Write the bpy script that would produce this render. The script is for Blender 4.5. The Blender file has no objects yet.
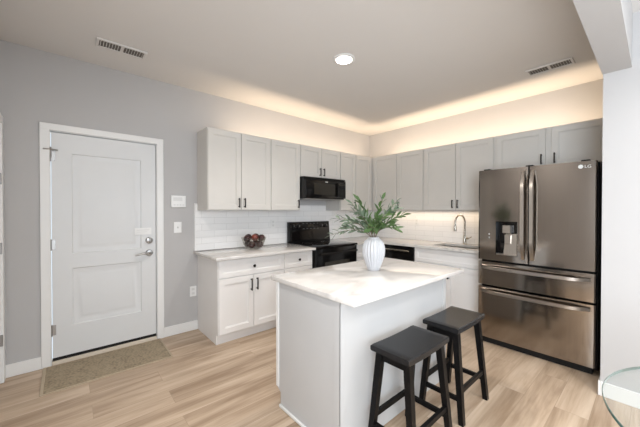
import bpy, bmesh, math, random
from mathutils import Vector, Matrix
random.seed(7)
PI = math.pi
C = bpy.context.scene.collection
scene = bpy.context.scene

# ------------------------------------------------------------------ camera
cam_d = bpy.data.cameras.new('camera')
cam = bpy.data.objects.new('camera', cam_d); C.objects.link(cam)
yaw, pitch, roll = math.radians(49.006), math.radians(-0.536), math.radians(0.024)
cam.location = (-4.244, -3.4876, 1.368)
fw = Vector((math.cos(yaw)*math.cos(pitch), math.sin(yaw)*math.cos(pitch), math.sin(pitch)))
rt = Vector((math.sin(yaw), -math.cos(yaw), 0)); up = rt.cross(fw)
rt, up = rt*math.cos(roll)+up*math.sin(roll), -rt*math.sin(roll)+up*math.cos(roll)
cam.matrix_world = Matrix(((rt.x, up.x, -fw.x, cam.location.x), (rt.y, up.y, -fw.y, cam.location.y),
                           (rt.z, up.z, -fw.z, cam.location.z), (0, 0, 0, 1)))
cam_d.sensor_fit = 'HORIZONTAL'; cam_d.sensor_width = 36; cam_d.lens = 292.95/640*36
cam_d.clip_start = 0.02
scene.camera = cam

# ------------------------------------------------------------------ world, exposure
w = bpy.data.worlds.new('world'); scene.world = w; w.use_nodes = True
w.node_tree.nodes['Background'].inputs[0].default_value = (0.75, 0.87, 1, 1)
w.node_tree.nodes['Background'].inputs[1].default_value = 1.0
vs = scene.view_settings
scene.display_settings.display_device = 'sRGB'
vs.view_transform = 'Standard'; vs.look = 'None'; vs.gamma = 1; vs.use_curve_mapping = False
vs.exposure = 0.70

# ------------------------------------------------------------------ lights
def area(name, loc, size, power, color, rot=(0, 0, 0), shape='RECTANGLE', spread=PI):
    l = bpy.data.lights.new(name, 'AREA'); l.shape = shape; l.size = size[0]
    if shape == 'RECTANGLE': l.size_y = size[1]
    l.energy = power; l.color = color; l.spread = spread
    o = bpy.data.objects.new(name, l); C.objects.link(o); o.location = loc; o.rotation_euler = rot
    return o
DAY = (0.84, 0.92, 1.0); WARM = (1.0, 0.78, 0.55); SOFT = (1.0, 0.95, 0.90)
area('daylight_south', (-2.9, -6.85, 1.35), (2.9, 2.1), 38, DAY, (PI/2, 0, 0))
area('west_fill', (-4.62, -4.15, 1.5), (1.5, 1.0), 58, DAY, (0, -PI/2, 0))  # fill light added beside the camera to lift the right-hand cabinets
area('cove_rear', (-1.52, -0.286, 2.222), (2.45, 0.024), 5.2, WARM, (PI-0.45, 0, 0))
area('cove_right', (-0.286, -1.78, 2.222), (0.024, 2.7), 7.4, WARM, (0, PI+0.45, 0))
area('undercabinet_right', (-0.12, -1.35, 1.362), (0.03, 1.6), 1.5, WARM, (0, 0, 0))
area('recessed_glow', (-2.324, -1.61, 2.722), (0.13, 0.13), 7.5, SOFT, (0, 0, 0), 'DISK', 2.2)
area('entry_fill', (-4.0, -2.1, 2.722), (0.13, 0.13), 11.5, SOFT, (0, 0, 0), 'DISK')  # unseen fill lamp added to brighten the entry side
for i, p in enumerate([(-3.9, -4.3), (-2.1, -4.1), (-3.9, -6.0), (-2.1, -6.0)]):
    area('dining_fill', (p[0], p[1], 2.722), (0.13, 0.13), 9, SOFT, (0, 0, 0), 'DISK', 2.4)  # unseen lamps added over the dining area as soft fill

# ------------------------------------------------------------------ materials
def new_mat(name):
    m = bpy.data.materials.new(name); m.use_nodes = True
    nt = m.node_tree; b = nt.nodes['Principled BSDF']
    return m, nt, b
def nd(nt, t, **kw):
    n = nt.nodes.new(t)
    for k, v in kw.items():
        if k.startswith('i_'): n.inputs[k[2:].replace('_', ' ')].default_value = v
        else: setattr(n, k, v)
    return n
def mat(name, col, rough=0.5, metal=0.0, var=0.03, scale=6.0, stretch=(1, 1, 1), bump=0.0, bscale=None, coat=0.0, spec=0.5):
    """Plain surface with a little procedural tone variation and optional bump."""
    m, nt, b = new_mat(name)
    b.inputs['Roughness'].default_value = rough; b.inputs['Metallic'].default_value = metal
    b.inputs['Coat Weight'].default_value = coat; b.inputs['Specular IOR Level'].default_value = spec
    tc = nd(nt, 'ShaderNodeTexCoord'); mp = nd(nt, 'ShaderNodeMapping'); mp.inputs['Scale'].default_value = stretch
    nt.links.new(tc.outputs['Object'], mp.inputs['Vector'])
    n = nd(nt, 'ShaderNodeTexNoise', i_Scale=scale, i_Detail=4.0)
    nt.links.new(mp.outputs[0], n.inputs['Vector'])
    r = nd(nt, 'ShaderNodeValToRGB')
    r.color_ramp.elements[0].position = 0.3; r.color_ramp.elements[1].position = 0.7
    r.color_ramp.elements[0].color = [c*(1-var) for c in col]+[1]
    r.color_ramp.elements[1].color = [min(1, c*(1+var)) for c in col]+[1]
    nt.links.new(n.outputs['Fac'], r.inputs[0]); nt.links.new(r.outputs[0], b.inputs['Base Color'])
    if bump:
        n2 = nd(nt, 'ShaderNodeTexNoise', i_Scale=bscale or scale*10, i_Detail=3.0)
        nt.links.new(mp.outputs[0], n2.inputs['Vector'])
        bp = nd(nt, 'ShaderNodeBump', i_Strength=bump, i_Distance=0.004)
        nt.links.new(n2.outputs['Fac'], bp.inputs['Height']); nt.links.new(bp.outputs[0], b.inputs['Normal'])
    return m
def thin_glass(name, tint, rough=0.0, refl=1.0):
    m, nt, b = new_mat(name); nt.nodes.remove(b)
    out = nt.nodes['Material Output']
    t = nd(nt, 'ShaderNodeBsdfTransparent'); t.inputs[0].default_value = (*tint, 1)
    g = nd(nt, 'ShaderNodeBsdfGlossy'); g.inputs['Roughness'].default_value = rough
    f = nd(nt, 'ShaderNodeLayerWeight'); pw = nd(nt, 'ShaderNodeMath', operation='POWER'); pw.inputs[1].default_value = 4.0
    nt.links.new(f.outputs['Facing'], pw.inputs[0])
    mu = nd(nt, 'ShaderNodeMath', operation='MULTIPLY_ADD'); mu.inputs[1].default_value = 0.9*refl; mu.inputs[2].default_value = 0.04*refl
    nt.links.new(pw.outputs[0], mu.inputs[0])
    mx = nd(nt, 'ShaderNodeMixShader')
    nt.links.new(mu.outputs[0], mx.inputs[0]); nt.links.new(t.outputs[0], mx.inputs[1]); nt.links.new(g.outputs[0], mx.inputs[2])
    nt.links.new(mx.outputs[0], out.inputs['Surface'])
    return m
def emis(name, col, s):
    m, nt, b = new_mat(name)
    b.inputs['Base Color'].default_value = (*col, 1)
    b.inputs['Emission Color'].default_value = (*col, 1); b.inputs['Emission Strength'].default_value = s
    return m
def floor_mat():
    m, nt, b = new_mat('oak_vinyl_planks'); L = nt.links.new
    tc = nd(nt, 'ShaderNodeTexCoord')
    br = nd(nt, 'ShaderNodeTexBrick', offset=0.37, offset_frequency=2)
    br.inputs['Color1'].default_value = (0, 0, 0, 1); br.inputs['Color2'].default_value = (1, 1, 1, 1)
    br.inputs['Mortar'].default_value = (0.5, 0.5, 0.5, 1)
    for k, v in (('Scale', 1), ('Mortar Size', 0.0012), ('Mortar Smooth', 0.3), ('Bias', 0), ('Brick Width', 1.22), ('Row Height', 0.178)):
        br.inputs[k].default_value = v
    L(tc.outputs['Object'], br.inputs['Vector'])
    # grain: stretched noise shifted per plank
    sh = nd(nt, 'ShaderNodeVectorMath', operation='SCALE'); sh.inputs['Scale'].default_value = 9.0
    L(br.outputs['Color'], sh.inputs[0])
    ad = nd(nt, 'ShaderNodeVectorMath', operation='ADD'); L(tc.outputs['Object'], ad.inputs[0]); L(sh.outputs[0], ad.inputs[1])
    mp = nd(nt, 'ShaderNodeMapping'); mp.inputs['Scale'].default_value = (1.1, 9, 1); L(ad.outputs[0], mp.inputs['Vector'])
    n1 = nd(nt, 'ShaderNodeTexNoise', i_Scale=1.0, i_Detail=5.0, i_Roughness=0.55, i_Distortion=0.6); L(mp.outputs[0], n1.inputs['Vector'])
    mp2 = nd(nt, 'ShaderNodeMapping'); mp2.inputs['Scale'].default_value = (3, 70, 1); L(ad.outputs[0], mp2.inputs['Vector'])
    n2 = nd(nt, 'ShaderNodeTexNoise', i_Scale=1.0, i_Detail=4.0); L(mp2.outputs[0], n2.inputs['Vector'])
    r = nd(nt, 'ShaderNodeValToRGB'); e = r.color_ramp.elements
    e[0].position = 0.30; e[0].color = (0.30, 0.208, 0.135, 1)
    e[1].position = 0.72; e[1].color = (0.66, 0.535, 0.41, 1)
    x = e.new(0.5); x.color = (0.49, 0.37, 0.265, 1)
    a1 = nd(nt, 'ShaderNodeMath', operation='MULTIPLY_ADD'); a1.inputs[1].default_value = 0.11; L(br.outputs['Color'], a1.inputs[0])
    a2 = nd(nt, 'ShaderNodeMath', operation='MULTIPLY_ADD'); a2.inputs[1].default_value = 0.22; L(n2.outputs['Fac'], a2.inputs[0])
    a3 = nd(nt, 'ShaderNodeMath', operation='MULTIPLY_ADD'); a3.inputs[1].default_value = 0.78; a3.inputs[2].default_value = -0.09; L(n1.outputs['Fac'], a3.inputs[0])
    L(a3.outputs[0], a2.inputs[2]); L(a2.outputs[0], a1.inputs[2])
    L(a1.outputs[0], r.inputs[0])
    mx = nd(nt, 'ShaderNodeMix', data_type='RGBA'); mx.inputs['B'].default_value = (0.15, 0.10, 0.065, 1)
    mf = nd(nt, 'ShaderNodeMath', operation='MULTIPLY'); mf.inputs[1].default_value = 0.4
    L(br.outputs['Fac'], mf.inputs[0]); L(mf.outputs[0], mx.inputs['Factor']); L(r.outputs[0], mx.inputs['A'])
    L(mx.outputs['Result'], b.inputs['Base Color'])
    b.inputs['Roughness'].default_value = 0.42
    bp = nd(nt, 'ShaderNodeBump', i_Strength=0.15, i_Distance=0.002); L(n2.outputs['Fac'], bp.inputs['Height']); L(bp.outputs[0], b.inputs['Normal'])
    return m
def quartz_mat():
    m, nt, b = new_mat('veined_white_quartz'); L = nt.links.new
    tc = nd(nt, 'ShaderNodeTexCoord')
    mp = nd(nt, 'ShaderNodeMapping'); mp.inputs['Scale'].default_value = (0.9, 2.0, 1); mp.inputs['Rotation'].default_value = (0, 0, 0.5)
    L(tc.outputs['Object'], mp.inputs['Vector'])
    n = nd(nt, 'ShaderNodeTexNoise', i_Scale=1.5, i_Detail=5.0, i_Roughness=0.45, i_Distortion=0.5); L(mp.outputs[0], n.inputs['Vector'])
    s = nd(nt, 'ShaderNodeMath', operation='SUBTRACT'); s.inputs[1].default_value = 0.5; L(n.outputs['Fac'], s.inputs[0])
    a = nd(nt, 'ShaderNodeMath', operation='ABSOLUTE'); L(s.outputs[0], a.inputs[0])
    r = nd(nt, 'ShaderNodeValToRGB'); e = r.color_ramp.elements
    e[0].position = 0.0; e[0].color = (0.54, 0.515, 0.49, 1); e[1].position = 0.06; e[1].color = (0.69, 0.665, 0.635, 1)
    L(a.outputs[0], r.inputs[0])
    n2 = nd(nt, 'ShaderNodeTexNoise', i_Scale=2.2, i_Detail=3.0); L(tc.outputs['Object'], n2.inputs['Vector'])
    r2 = nd(nt, 'ShaderNodeValToRGB'); r2.color_ramp.elements[0].position = 0.36; r2.color_ramp.elements[1].position = 0.54
    L(n2.outputs['Fac'], r2.inputs[0])
    mx = nd(nt, 'ShaderNodeMix', data_type='RGBA'); mx.inputs['B'].default_value = (0.69, 0.665, 0.635, 1)
    L(r2.outputs[0], mx.inputs['Factor']); L(r.outputs[0], mx.inputs['A'])
    L(mx.outputs['Result'], b.inputs['Base Color']); b.inputs['Roughness'].default_value = 0.08
    return m
def tile_mat(name, axis):
    m, nt, b = new_mat(name); L = nt.links.new
    tc = nd(nt, 'ShaderNodeTexCoord'); sp = nd(nt, 'ShaderNodeSeparateXYZ'); L(tc.outputs['Object'], sp.inputs[0])
    cb = nd(nt, 'ShaderNodeCombineXYZ'); L(sp.outputs[axis], cb.inputs[0]); L(sp.outputs['Z'], cb.inputs[1])
    br = nd(nt, 'ShaderNodeTexBrick', offset=0.5)
    br.inputs['Color1'].default_value = (0.84, 0.835, 0.83, 1); br.inputs['Color2'].default_value = (0.88, 0.875, 0.87, 1)
    br.inputs['Mortar'].default_value = (0.70, 0.695, 0.69, 1)
    for k, v in (('Scale', 1), ('Mortar Size', 0.0022), ('Mortar Smooth', 0.2), ('Brick Width', 0.30), ('Row Height', 0.0765)):
        br.inputs[k].default_value = v
    L(cb.outputs[0], br.inputs['Vector']); L(br.outputs['Color'], b.inputs['Base Color'])
    b.inputs['Roughness'].default_value = 0.22
    inv = nd(nt, 'ShaderNodeMath', operation='SUBTRACT'); inv.inputs[0].default_value = 1; L(br.outputs['Fac'], inv.inputs[1])
    bp = nd(nt, 'ShaderNodeBump', i_Strength=0.4, i_Distance=0.002); L(inv.outputs[0], bp.inputs['Height']); L(bp.outputs[0], b.inputs['Normal'])
    return m
def mat_weave():
    m, nt, b = new_mat('tan_ribbed_mat'); L = nt.links.new
    tc = nd(nt, 'ShaderNodeTexCoord')
    v = nd(nt, 'ShaderNodeTexVoronoi', i_Scale=55.0); L(tc.outputs['Object'], v.inputs['Vector'])
    n = nd(nt, 'ShaderNodeTexNoise', i_Scale=12.0, i_Detail=5.0); L(tc.outputs['Object'], n.inputs['Vector'])
    mu = nd(nt, 'ShaderNodeMath', operation='MULTIPLY'); L(v.outputs['Distance'], mu.inputs[0]); L(n.outputs['Fac'], mu.inputs[1])
    r = nd(nt, 'ShaderNodeValToRGB'); e = r.color_ramp.elements
    e[0].position = 0.1; e[0].color = (0.37, 0.30, 0.205, 1); e[1].position = 0.5; e[1].color = (0.225, 0.178, 0.118, 1)
    L(mu.outputs[0], r.inputs[0]); L(r.outputs[0], b.inputs['Base Color']); b.inputs['Roughness'].default_value = 0.9
    bp = nd(nt, 'ShaderNodeBump', i_Strength=0.5, i_Distance=0.004); L(v.outputs['Distance'], bp.inputs['Height']); L(bp.outputs[0], b.inputs['Normal'])
    return m
def leaf_mat(name, c0, c1):
    m = mat(name, c0, 0.5, var=0.0, scale=14)
    r = [n for n in m.node_tree.nodes if n.type == 'VALTORGB'][0]
    r.color_ramp.elements[0].color = (*c0, 1); r.color_ramp.elements[1].color = (*c1, 1)
    return m

FLOOR = floor_mat(); QUARTZ = quartz_mat(); TILE_X = tile_mat('white_subway_tile', 'X'); TILE_Y = tile_mat('white_subway_tile_right', 'Y')
WALL = mat('greige_wall_paint', (0.49, 0.482, 0.48), 0.85, var=0.012, scale=3, bump=0.05, bscale=180)
CEIL = mat('white_ceiling_paint', (0.70, 0.68, 0.66), 0.9, var=0.01, scale=2)
TRIM = mat('white_trim_paint', (0.80, 0.80, 0.79), 0.38, var=0.01)
DOORW = mat('white_door_paint', (0.69, 0.70, 0.705), 0.4, var=0.01)
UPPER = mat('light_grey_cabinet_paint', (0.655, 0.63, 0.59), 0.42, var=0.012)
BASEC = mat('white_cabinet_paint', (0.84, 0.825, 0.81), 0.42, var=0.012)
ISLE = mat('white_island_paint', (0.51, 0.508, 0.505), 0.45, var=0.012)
BRONZE = mat('dark_bronze_pull', (0.03, 0.026, 0.024), 0.35, 0.8, var=0.1)
BLACK = mat('black_enamel', (0.007, 0.0065, 0.0065), 0.16, var=0.1, spec=0.28)
BLACKM = mat('matte_black', (0.009, 0.0085, 0.0085), 0.5, var=0.1, spec=0.25)
GLASSBLK = mat('black_glass', (0.006, 0.005, 0.005), 0.05, var=0.05, spec=0.35)
OVENGL = mat('smoked_oven_glass', (0.022, 0.019, 0.014), 0.06, var=0.05, spec=0.4)
STEELBLK = mat('black_stainless', (0.33, 0.295, 0.262), 0.13, 1.0, var=0.03, scale=3, stretch=(40, 40, 0.6))
STEELHND = mat('brushed_steel_handle', (0.50, 0.455, 0.41), 0.3, 1.0, var=0.04, scale=3, stretch=(40, 40, 0.6))
STEEL = mat('brushed_nickel', (0.56, 0.52, 0.46), 0.26, 1.0, var=0.03)
SATIN = mat('satin_nickel_hardware', (0.40, 0.39, 0.38), 0.3, 1.0, var=0.03)
SINKST = mat('sink_steel', (0.5, 0.48, 0.45), 0.3, 1.0, var=0.03)
STOOLW = mat('black_painted_wood', (0.007, 0.0065, 0.0065), 0.3, var=0.25, scale=5, stretch=(1, 8, 8), spec=0.08)
SEATW = mat('black_painted_seat', (0.013, 0.013, 0.014), 0.27, var=0.2, scale=5, stretch=(1, 8, 8), spec=0.22)
VASEC = mat('white_ceramic', (0.52, 0.52, 0.535), 0.5, var=0.01)
PLASTIC = mat('white_plastic', (0.82, 0.82, 0.81), 0.4, var=0.01)
DIMGREY = mat('dim_grey_marking', (0.13, 0.13, 0.125), 0.5, var=0.02)
PLASTG = mat('light_grey_plastic', (0.70, 0.70, 0.69), 0.4, var=0.01)  # slightly greyer plastic for sockets, toggle and keypad details
GREYPL = mat('grey_screen', (0.45, 0.46, 0.46), 0.3, var=0.02)
VENTD = mat('vent_shadow_grey', (0.17, 0.155, 0.14), 0.8, var=0.1)
TABLEGL = thin_glass('clear_table_glass', (0.965, 0.985, 0.978))
EDGEGL = mat('green_glass_edge', (0.10, 0.19, 0.17), 0.1, var=0.25, scale=8, coat=0.2)
BOWLGL = thin_glass('clear_bowl_glass', (0.90, 0.89, 0.87), 0.02, 1.0)
MATM = mat_weave()
SILL = mat('tan_threshold', (0.68, 0.60, 0.50), 0.5, var=0.05)
BIND = mat('tan_mat_binding', (0.45, 0.37, 0.27), 0.8, var=0.05, scale=60)
LEAFA = leaf_mat('deep_green_leaf', (0.028, 0.065, 0.018), (0.10, 0.175, 0.055))
LEAFB = leaf_mat('silvery_green_leaf', (0.05, 0.085, 0.05), (0.19, 0.24, 0.165))
STEMM = mat('brown_stem', (0.14, 0.10, 0.06), 0.7, var=0.15)
FRUITD = leaf_mat('dark_plum_skin', (0.022, 0.009, 0.010), (0.06, 0.016, 0.016))
FRUITR = leaf_mat('red_apple_skin', (0.11, 0.018, 0.014), (0.23, 0.05, 0.03))
LAMPG = emis('warm_lamp_lens', (1.0, 0.93, 0.82), 9.0)
LOGO = mat('pale_logo', (0.75, 0.75, 0.74), 0.4, var=0.0)
for mm in (FRUITD, FRUITR): mm.node_tree.nodes['Principled BSDF'].inputs['Roughness'].default_value = 0.28

# ------------------------------------------------------------------ mesh helpers
class MB:
    def __init__(s): s.bm = bmesh.new()
    def box(s, x0, x1, y0, y1, z0, z1, b=0.0, seg=1):
        x0, x1 = sorted((x0, x1)); y0, y1 = sorted((y0, y1)); z0, z1 = sorted((z0, z1))
        return s.hexa([(x0, y0, z0), (x1, y0, z0), (x1, y1, z0), (x0, y1, z0), (x0, y0, z1), (x1, y0, z1), (x1, y1, z1), (x0, y1, z1)], b, seg)
    def hexa(s, pts, b=0.0, seg=1):
        v = [s.bm.verts.new(p) for p in pts]
        fs = [s.bm.faces.new([v[i] for i in q]) for q in ((3, 2, 1, 0), (4, 5, 6, 7), (0, 1, 5, 4), (1, 2, 6, 5), (2, 3, 7, 6), (3, 0, 4, 7))]
        if b > 0:
            es = list({e for f in fs for e in f.edges})
            bmesh.ops.bevel(s.bm, geom=es, offset=b, segments=seg, profile=0.5, affect='EDGES')
        return s
    def loft(s, rings, cap=True, closed=True):
        R = [[s.bm.verts.new(p) for p in r] for r in rings]; n = len(R[0])
        for a, b in zip(R, R[1:]):
            for i in range(n if closed else n-1):
                j = (i+1) % n
                s.bm.faces.new((a[i], a[j], b[j], b[i]))
        if cap and closed:
            s.bm.faces.new(R[0][::-1]); s.bm.faces.new(R[-1])
        return s
    def tube(s, pts, r, n=10, cap=True):
        pts = [Vector(p) for p in pts]; rs = r if isinstance(r, (list, tuple)) else [r]*len(pts)
        t0 = (pts[1]-pts[0]).normalized()
        ref = Vector((0, 0, 1)) if abs(t0.z) < 0.9 else Vector((1, 0, 0))
        u = t0.cross(ref).normalized(); rings = []
        for i, p in enumerate(pts):
            t = ((pts[min(i+1, len(pts)-1)]-pts[i]).normalized()+(pts[i]-pts[max(i-1, 0)]).normalized()).normalized()
            u = (u-t*u.dot(t)).normalized(); v = t.cross(u)
            rings.append([p+(u*math.cos(2*PI*k/n)+v*math.sin(2*PI*k/n))*rs[i] for k in range(n)])
        return s.loft(rings, cap)
    def lathe(s, prof, c=(0, 0, 0), n=32, f=None, cap=True):
        rings = []
        for r, z in prof:
            rings.append([(c[0]+r*(f(2*PI*k/n, z) if f else 1)*math.cos(2*PI*k/n), c[1]+r*(f(2*PI*k/n, z) if f else 1)*math.sin(2*PI*k/n), c[2]+z) for k in range(n)])
        return s.loft(rings, cap)
    def disc_y(s, x, z, r, y0, y1, n=24):   # short cylinder along y
        return s.tube([(x, y0, z), (x, y1, z)], r, n)

def finish(name, mb, m, parent=None, base=(0, 0, 0), smooth=35):
    bm = mb.bm
    bmesh.ops.recalc_face_normals(bm, faces=bm.faces)
    if smooth:
        for f in bm.faces: f.smooth = True
        for e in bm.edges:
            if len(e.link_faces) != 2 or e.calc_face_angle(0) > math.radians(smooth): e.smooth = False
    if any(base): bmesh.ops.translate(bm, verts=bm.verts, vec=-Vector(base))
    me = bpy.data.meshes.new(name); bm.to_mesh(me); bm.free(); me.materials.append(m)
    o = bpy.data.objects.new(name, me); C.objects.link(o)
    if parent: o.parent = parent
    else: o.location = base
    return o
def root_base(p):
    while p.parent: p = p.parent
    return tuple(p.location)
def part(name, mb, m, parent, label=None, smooth=35):
    """Child mesh; vertices are given in room coordinates."""
    o = finish(name, mb, m, parent, root_base(parent), smooth)
    if label: o['label'] = label
    return o
def tag(o, label, cat, group=None):
    o['label'] = label; o['category'] = cat
    if group: o['group'] = group
    return o
def thing(name, label, cat, loc, group=None):
    o = bpy.data.objects.new(name, None); C.objects.link(o); o.location = loc; o.empty_display_size = 0.05
    return tag(o, label, cat, group)
def struct_root(name, loc=(0, 0, 0)):
    o = bpy.data.objects.new(name, None); C.objects.link(o); o.location = loc; o['kind'] = 'structure'; return o
def struct(name, mb, m, smooth=35):
    o = finish(name, mb, m, None, (0, 0, 0), smooth); o['kind'] = 'structure'; return o
def single(name, mb, m, label, cat, loc, group=None, smooth=35):
    return tag(finish(name, mb, m, None, loc, smooth), label, cat, group)

# wall frames: a runs to the right as seen facing the wall, d is the distance off the wall
def WA(a, d, z): return (a, -d, z)
def WB(a, d, z): return (-d, -a, z)
def wbox(mb, W, a0, a1, d0, d1, z0, z1, b=0.0):
    p, q = W(a0, d0, z0), W(a1, d1, z1)
    return mb.box(p[0], q[0], p[1], q[1], z0, z1, b)
def shaker(W, a0, a1, z0, z1, d, t=0.02, rail=0.057, rec=0.012):
    """Framed cabinet front with a recessed centre panel; d is the face distance off the wall."""
    mb = MB()
    def ring(i, dd): return [W(a0+i, dd, z0+i), W(a1-i, dd, z0+i), W(a1-i, dd, z1-i), W(a0+i, dd, z1-i)]
    return mb.loft([ring(0, d-t), ring(0, d-0.002), ring(0.002, d), ring(rail, d), ring(rail+0.0015, d-rec*0.6), ring(rail+0.008, d-rec*0.62), ring(rail+0.0095, d-rec)])
def pull(W, a, z, d, length=0.11, horiz=False):
    mb = MB(); h = length/2
    wbox(mb, W, a-0.006, a+0.006, d+0.022, d+0.034, z-h, z+h, 0.002)
    for s in (-1, 1): wbox(mb, W, a-0.005, a+0.005, d-0.0005, d+0.024, z+s*(h-0.012)-0.005, z+s*(h-0.012)+0.005)
    return mb
def knob(W, a, z, d):
    mb = MB(); p = lambda dd: W(a, dd, z)
    return mb.tube([p(d-0.0005), p(d+0.012), p(d+0.014), p(d+0.022), p(d+0.026)], [0.006, 0.006, 0.014, 0.016, 0.011], 14)

# ------------------------------------------------------------------ room shell
H = 2.748; XL = -4.66; YS = -7.0; XE = -1.25; YP = -3.220
struct('floor', MB().box(XL-0.1, 0.1, YS-0.1, 0.12, -0.1, 0), FLOOR, 0)
struct('ceiling', MB().box(XL-0.1, 0.1, YS-0.1, 0.12, H, H+0.1), CEIL, 0)
DX0, DX1, DZ = -4.345, -3.512, 2.072
mb = MB(); mb.box(XL-0.1, DX0, 0, 0.12, 0, H); mb.box(DX1, 0.1, 0, 0.12, 0, H); mb.box(DX0, DX1, 0, 0.12, DZ, H)
struct('wall_rear', mb, WALL, 0)
mb = MB(); ly0, ly1, lz = -0.93, -0.095, 2.06
mb.box(XL-0.1, XL, ly1, 0, 0, H); mb.box(XL-0.1, XL, -3.55, ly0, 0, H); mb.box(XL-0.1, XL, ly0, ly1, lz, H)
mb.box(XL-0.1, XL, YS, -4.75, 0, H); mb.box(XL-0.1, XL, -4.75, -3.55, 0, 0.70); mb.box(XL-0.1, XL, -4.75, -3.55, 2.30, H)
struct('wall_left', mb, WALL, 0)
struct('wall_right', MB().box(0, 0.1, YP, 0, 0, H), WALL, 0)
struct('wall_fridge_side', MB().box(XE, 0.1, YP-0.12, YP, 0, H), WALL, 0)
struct('wall_dining_right', MB().box(XE, XE+0.12, YS, YP-0.12, 0, H), WALL, 0)
mb = MB(); wx0, wx1, wz0, wz1 = -4.4, -1.5, 0.25, 2.4
mb.box(XL-0.1, wx0, YS-0.1, YS, 0, H); mb.box(wx1, XE+0.12, YS-0.1, YS, 0, H); mb.box(wx0, wx1, YS-0.1, YS, 0, wz0); mb.box(wx0, wx1, YS-0.1, YS, wz1, H)
struct('wall_front', mb, WALL, 0)
struct('trim_1', MB().box(XL, XE, YP-0.146, YP+0.004, 2.372, H), WALL, 0).name = 'trim_1'
wn = struct_root('window_1')
mb = MB()
for x in (wx0, (wx0+wx1)/2-0.03, wx1-0.06): mb.box(x, x+0.06, YS-0.08, YS-0.02, wz0, wz1)
for z in (wz0, wz1-0.06): mb.box(wx0, wx1, YS-0.08, YS-0.02, z, z+0.06)
part('window_frame', mb, TRIM, wn)
part('pane', MB().box(wx0, wx1, YS-0.053, YS-0.047, wz0, wz1), thin_glass('window_glass', (0.96, 0.98, 0.98)), wn)
wn = struct_root('added_window_2')  # unseen window, added to go with the west fill light
mb = MB()
for y in (-4.75, -3.60): mb.box(XL-0.08, XL-0.04, y, y+0.05, 0.70, 2.30)
for z in (0.70, 1.475, 2.25): mb.box(XL-0.08, XL-0.04, -4.75, -3.55, z, z+0.05)
part('window_frame', mb, TRIM, wn)
part('pane', MB().box(XL-0.063, XL-0.057, -4.75, -3.55, 0.70, 2.30), bpy.data.materials['window_glass'], wn)
# baseboards
def baseboard(name, x0, x1, y0, y1):
    mb = MB(); mb.box(x0, x1, y0, y1, 0, 0.105, 0.003); struct(name, mb, TRIM)
baseboard('baseboard_rear', XL, -4.408, -0.014, 0); baseboard('baseboard_rear_right', -3.449, -3.096, -0.014, 0)
baseboard('baseboard_dining', XE-0.014, XE, YS, YP+0.0); baseboard('baseboard_left', XL, XL+0.014, YS, -1.02)
baseboard('baseboard_end', XE-0.014, XE+0.1, YP, YP+0.012)

# entry door
def casing(mb, W, a0, a1, z1, wd=0.064, d=0.018, z0=0.0):
    for s0, s1 in ((a0-wd, a0), (a1, a1+wd)): wbox(mb, W, s0, s1, 0, d, z0, z1+wd*0.9, 0.003)
    wbox(mb, W, a0-wd, a1+wd, 0, d+0.001, z1, z1+wd*0.9, 0.003)
d1 = struct_root('door_1', (-3.93, 0, 0))
mb = MB(); casing(mb, WA, DX0, DX1, DZ); part('door_casing', mb, TRIM, d1)
mb = MB()
mb.box(DX0, DX0+0.004, 0.0, 0.11, 0, DZ); mb.box(DX1-0.004, DX1, 0.0, 0.11, 0, DZ); mb.box(DX0, DX1, 0, 0.11, DZ-0.006, DZ)
part('door_jamb', mb, TRIM, d1)
def panel_slab(x0, x1, z0, z1, panels, yf, t):
    """Door leaf facing -y with moulded panels (list of x0,x1,z0,z1)."""
    mb = MB(); xs = [x0, panels[0][0], panels[0][1], x1]; zs = [z0]
    for p in panels: zs += [p[2], p[3]]
    zs.append(z1); bm = mb.bm; G = {}
    for i, x in enumerate(xs):
        for k, z in enumerate(zs): G[i, k] = bm.verts.new((x, yf, z))
    for i in range(3):
        for k in range(len(zs)-1):
            if i == 1 and k % 2 == 1:
                prev = [G[1, k], G[2, k], G[2, k+1], G[1, k+1]]
                for ins, dy in ((0.008, 0.008), (0.022, 0.009), (0.030, 0.012), (0.070, 0.003), (0.080, 0.002)):
                    a, b, c, d = xs[1]+ins, xs[2]-ins, zs[k]+ins, zs[k+1]-ins
                    cur = [bm.verts.new(p) for p in ((a, yf+dy, c), (b, yf+dy, c), (b, yf+dy, d), (a, yf+dy, d))]
                    for q in range(4): bm.faces.new((prev[q], prev[(q+1) % 4], cur[(q+1) % 4], cur[q]))
                    prev = cur
                bm.faces.new(prev)
            else: bm.faces.new((G[i, k], G[i+1, k], G[i+1, k+1], G[i, k+1]))
    mb.box(x0, x1, yf+0.018, yf+t, z0, z1)
    for a in ((x0, x0+0.001), (x1-0.001, x1)): mb.box(a[0], a[1], yf, yf+t, z0, z1)
    mb.box(x0, x1, yf, yf+t, z1-0.001, z1)
    return mb
SX0, SX1 = DX0+0.009, DX1-0.008
slab = part('door_leaf', panel_slab(SX0, SX1, 0.062, DZ-0.012, [(-4.20, -3.652, 0.325, 0.845), (-4.20, -3.652, 0.975, 1.885)], 0.006, 0.044), DOORW, d1)
part('door_sweep', MB().box(SX0, SX1, 0.010, 0.045, 0.034, 0.061), BLACKM, d1, 'dark rubber sweep under the door')
part('threshold', MB().box(DX0+0.005, DX1-0.005, -0.012, 0.09, 0, 0.033, 0.004), SILL, d1, 'tan threshold')
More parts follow.
